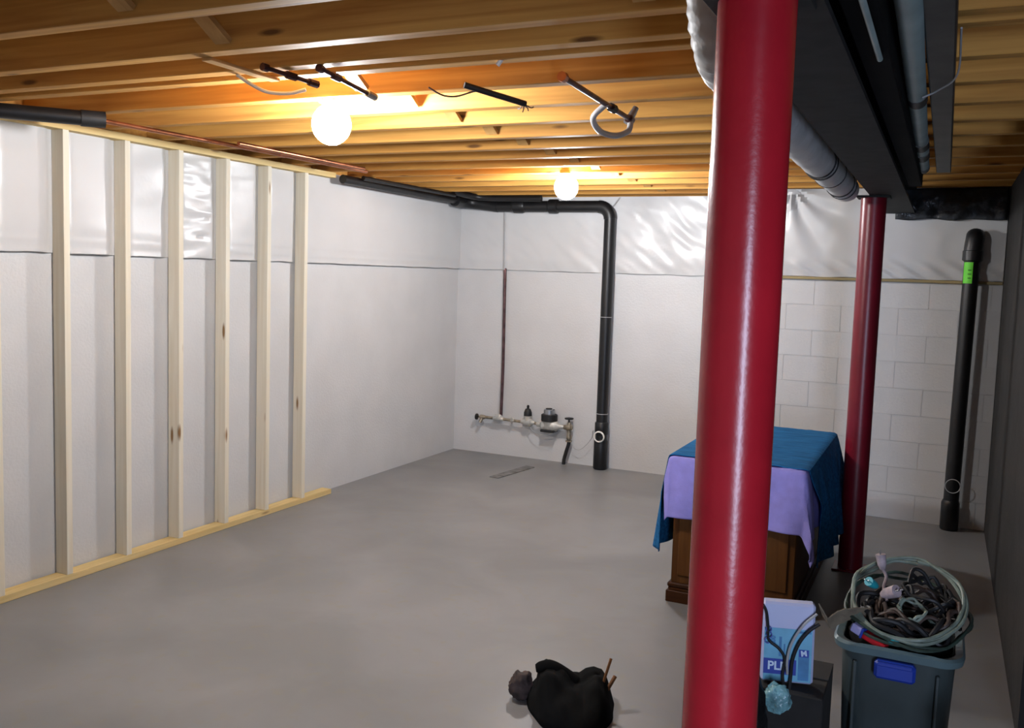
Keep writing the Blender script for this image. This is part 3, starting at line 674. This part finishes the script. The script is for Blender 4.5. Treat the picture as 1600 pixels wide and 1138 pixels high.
tag(obj('thin_wire', one(lambda b: tube(b, smooth_path([(4.207, -4.40, 0.73), (4.225, -4.41, 0.70), (4.22, -4.44, 0.665), (4.235, -4.47, 0.63)], 5), 0.006, 7)), M_pinkw, smooth=True), 'pinkish flex dropping from the upright plug into the cable heap', 'wire')
t = thing('tape_pack', 'red and lilac packet tucked in the left corner of the tote', 'packet', (4.16, -4.66, 0.545))
mt = Matrix.Translation((4.175, -4.645, 0.557)) @ Matrix.Rotation(radians(-22), 4, 'Z') @ Matrix.Rotation(radians(18), 4, 'Y')
obj('red_part', one(lambda b: box(b, 0.0, 0.085, -0.018, 0.018, -0.012, 0.014, bev=0.004, mtx=mt)), M_redp, t)
obj('lilac_part', one(lambda b: box(b, -0.045, -0.004, -0.020, 0.020, -0.012, 0.020, bev=0.005, mtx=mt)), M_violet, t)
obj('dark_ring', one(lambda b: box(b, -0.006, 0.002, -0.022, 0.022, -0.014, 0.022, bev=0.002, mtx=mt)), M_navy, t)
tag(obj('teal_cap', one(lambda b: lathe(b, [(0.006, 0), (0.020, 0.002), (0.020, 0.012), (0.012, 0.016)], (4.27, -4.672, RZ+0.026), 'z', 16)), M_tealp, smooth=True), 'small teal cap sitting on the tote rim above the blue handle', 'cap')

# ------------------------------------------------------------------ blue and white packet on a dark carton
ct = thing('carton', 'dark carton on the floor under the blue and white packet', 'carton', (3.95, -4.66, 0))
obj('body', one(lambda b: box(b, 3.80, 4.07, -4.82, -4.50, 0, 0.365, bev=0.004)), M_cardd, ct)
obj('flap', one(lambda b: box(b, 3.80, 4.07, -4.66, -4.50, 0.366, 0.371, bev=0.001)), M_cardd, ct)
pk = thing('packet', 'blue and white printed packet standing between red column and tote', 'packet', (3.935, -4.74, 0.372))
PW, PH, PD = 0.176, 0.285, 0.05
mt = Matrix.Translation((3.935, -4.74, 0.374)) @ Matrix.Rotation(radians(14), 4, 'Z') @ Matrix.Rotation(radians(-1.0), 4, 'Y')
obj('body', one(lambda b: box(b, -PW/2, PW/2, -PD/2, PD/2, 0, PH, bev=0.008, mtx=mt)), M_pack, pk)
F = -PD/2-0.0008
def pr_(name, x0, x1, z0, z1, m, d=0.0): obj(name, one(lambda b: box(b, x0, x1, F-0.0006-d, F+0.001, z0, z1, mtx=mt)), m, pk)
pr_('print_field', -PW/2+0.008, PW/2-0.008, 0.008, 0.195, M_sky)
pr_('print_band', -PW/2+0.008, 0.030, 0.030, 0.085, M_navy, 0.0005)
pr_('print_panel', 0.036, 0.072, 0.014, 0.125, M_mid, 0.0005)
pr_('print_panel_head', 0.038, 0.070, 0.098, 0.124, M_navy, 0.001)
pr_('print_bar', -0.030, -0.021, 0.095, 0.165, M_mid, 0.0005)
pr_('print_bar', -0.014, -0.009, 0.100, 0.140, M_mid, 0.0005)
pr_('print_stripe', 0.030, 0.076, 0.182, 0.190, M_mid, 0.0005)
def text(body, size, x, z, m, parent, rot=0.0):
    cu = bpy.data.curves.new('t', 'FONT'); cu.body = body; cu.size = size; cu.extrude = 0.0004; cu.align_x = 'CENTER'; cu.align_y = 'CENTER'
    cu.offset = 0.0012
    o = bpy.data.objects.new('t', cu); COL.objects.link(o)
    bpy.context.view_layer.update()
    me = bpy.data.meshes.new_from_object(o.evaluated_get(bpy.context.evaluated_depsgraph_get()))
    bpy.data.objects.remove(o, do_unlink=True)
    bm = bmesh.new(); bm.from_mesh(me)
    T = mt @ Matrix.Translation((x, F-0.0022, z)) @ Matrix.Rotation(radians(90), 4, 'X') @ Matrix.Rotation(rot, 4, 'Z')
    bmesh.ops.transform(bm, matrix=T, verts=bm.verts[:])
    obj('lettering', bm, m, parent)
text('PLP', 0.042, -0.035, 0.059, M_letter, pk)
text('M', 0.026, 0.054, 0.111, M_letter, pk, 0.15)
text('200', 0.022, -0.050, 0.150, M_mid, pk, pi/2)
def W3(lx, lz, out=0.012): return mt @ Vector((lx, F-out, lz))
tag(obj('cord', one(lambda b: tube(b, smooth_path([W3(-0.095, 0.285), W3(-0.078, 0.255), W3(-0.070, 0.20), W3(-0.066, 0.155), W3(-0.03, 0.125), W3(-0.01, 0.09), W3(-0.015, 0.03), W3(-0.005, -0.03, .03)], 6), 0.0052, 8)), M_blackm, smooth=True), 'black knotted cord hanging down the left of the blue packet', 'cord')
k = thing('cord_knot', 'dark curled wire twisted round the black cord on the packet', 'wire', W3(-0.068, 0.18))
obj('curl', one(lambda b: [torus(b, W3(-0.067+dx, 0.192-0.02*i, 0.012), 0.009, 0.0022, (0.3, -1, 0.2), 14, 6) for i, dx in enumerate((0.0, 0.002, -0.003))]), M_navy, k, smooth=True)
tag(obj('cord', one(lambda b: tube(b, smooth_path([W3(0.10, 0.225), W3(0.065, 0.195), W3(0.035, 0.15), W3(0.016, 0.09), W3(0.012, 0.03), W3(0.006, -0.03, .03)], 6), 0.0058, 8)), M_blackm, smooth=True), 'thick black cord arching over the right of the blue packet', 'cord')
tag(obj('cord', one(lambda b: tube(b, smooth_path([W3(0.09, 0.262, .016), W3(0.045, 0.215, .016), W3(0.01, 0.15, .016), W3(-0.002, 0.09, .016), W3(0.0, 0.04, .018)], 6), 0.0045, 8)), M_gwire, smooth=True), 'grey cord running beside the thick black one on the packet', 'cord')
# torn cardboard between packet and tote
bm = bmesh.new()
tp = [Vector(p) for p in ((4.025, -4.70, 0.655), (4.055, -4.68, 0.60), (4.085, -4.66, 0.625), (4.13, -4.64, 0.640), (4.19, -4.60, 0.635))]
def flap(u, v):
    q = u*(len(tp)-1); i = min(int(q), len(tp)-2); p = tp[i].lerp(tp[i+1], q-i)
    return p + Vector((0.01*v, 0.05*v, -0.055*v + 0.006*noise.noise((u*9, v*3, 1))))
grid(bm, 16, 4, flap)
tag(obj('torn_cardboard', bm, M_card, solid=0.004), 'bent strip of torn cardboard between the packet and the tote', 'cardboard')

def lump(name, c, rx_, ry_, h, m, label, cat, seed, rough=0.16):
    bm = bmesh.new()
    bmesh.ops.create_icosphere(bm, subdivisions=4, radius=1)
    for v in bm.verts:
        p = v.co.copy(); n_ = 1 + rough*noise.noise(p*1.7+Vector((seed, 0, 0))) + rough*0.6*noise.noise(p*4.1+Vector((0, seed, 0))) + rough*0.3*noise.noise(p*9+Vector((0, 0, seed)))
        zz = (p.z*n_+1)/2
        v.co = Vector((c[0]+p.x*n_*rx_, c[1]+p.y*n_*ry_, c[2]+max(0, zz)*h))
    o = obj(name, bm, m, smooth=True)
    return tag(o, label, cat)
lump('trash_bag', (3.80, -5.02, 0), 0.125, 0.10, 0.54, M_bag, 'tall black bag slumped beside the foot of the nearest red column', 'bag', 3)
lump('trash_bag', (4.60, -4.98, 0), 0.10, 0.12, 0.40, M_bag, 'black bag on the floor at the right of the grey tote', 'bag', 9)
lump('plastic_bag', (3.925, -4.85, 0.30), 0.045, 0.028, 0.10, M_clear, 'small milky teal plastic bag below the blue packet', 'bag', 5, 0.25)
lump('plastic_bag', (4.535, -5.12, 0.32), 0.05, 0.03, 0.10, M_green, 'scrap of green plastic in the bottom right corner', 'bag', 6, 0.3)

# ------------------------------------------------------------------ dark heap at the bottom of the picture
hx0 = Vector((3.03, -4.53, 0)); ax = Vector((cos(radians(25)), sin(radians(25)), 0)); ay = Vector((-sin(radians(25)), cos(radians(25)), 0))
prof = [(-0.155, 0.0), (-0.15, 0.05), (-0.118, 0.085), (-0.112, 0.145), (-0.085, 0.165), (-0.055, 0.158), (-0.01, 0.13), (0.03, 0.108), (0.06, 0.104), (0.085, 0.125), (0.12, 0.138), (0.15, 0.13), (0.168, 0.10), (0.185, 0.05), (0.20, 0.0)]
def ph(x):
    for (a, ha), (b_, hb) in zip(prof, prof[1:]):
        if a <= x <= b_: return ha+(hb-ha)*(x-a)/(b_-a)
    return 0
bm = bmesh.new()
def hp(u, v):
    # u: along the heap, v: from the side towards the camera (0) to the far side (1)
    x = -0.155+0.355*u
    half = 0.34*(max(0.0, 1-((x-0.02)/0.182)**2))**0.45
    y = (v-0.72)*half*1.25
    e = (v-0.72)/0.72 if v < 0.72 else (v-0.72)/0.28
    k_ = max(0, 1-abs(e)**2.4)**0.6
    h = ph(x)*k_*(1+0.20*noise.noise((x*20, y*12, 2))*(1 if v < 0.66 else 0.3)) 
    p = hx0 + ax*(x+0.02*noise.noise((x*9, y*9, 5))*(1-v)) + ay*y
    return (p.x, p.y, max(0.001, h))
grid(bm, 70, 40, hp)
dc = tag(obj('dark_cloth', bm, M_dark, smooth=True, solid=0.003), 'black crumpled clothing heap on the floor at the bottom edge', 'clothing')
q0, q1, q2, q3 = (hx0+ax*d+ay*e+Vector((0, 0, z)) for d, e, z in ((-0.128, -0.03, 0.146), (-0.10, -0.03, 0.150), (-0.05, -0.02, 0.135), (0.03, -0.02, 0.085)))
obj('sleeve', one(lambda b: tube(b, smooth_path([q0, q1, q2, q3], 6), 0.03, 14, rfun=lambda q: 0.016+0.02*min(1, q*2))), M_dark, dc, smooth=True)
gl = hx0 + ax*(-0.185)
lump('leather_glove', (gl.x, gl.y, 0), 0.052, 0.05, 0.115, M_leather, 'brown crumpled leather piece left of the black clothing heap', 'glove', 12, 0.22)
s0 = hx0+ax*0.165
for (dx, hz, l_, r_) in ((0.035, 0.205, 'orange brown stick poking up from the black clothing heap', 0.006), (0.055, 0.13, 'shorter broken stick beside the taller orange brown stick', 0.008)):
    p1 = s0+ax*dx
    tag(obj('stick', one(lambda b: tube(b, [(s0.x-0.0, s0.y-0.12, 0.0), ((s0.x+p1.x)/2, s0.y-0.09, hz*0.5), (p1.x, p1.y-0.05, hz)], r_, 8)), M_stick, smooth=True), l_, 'stick')
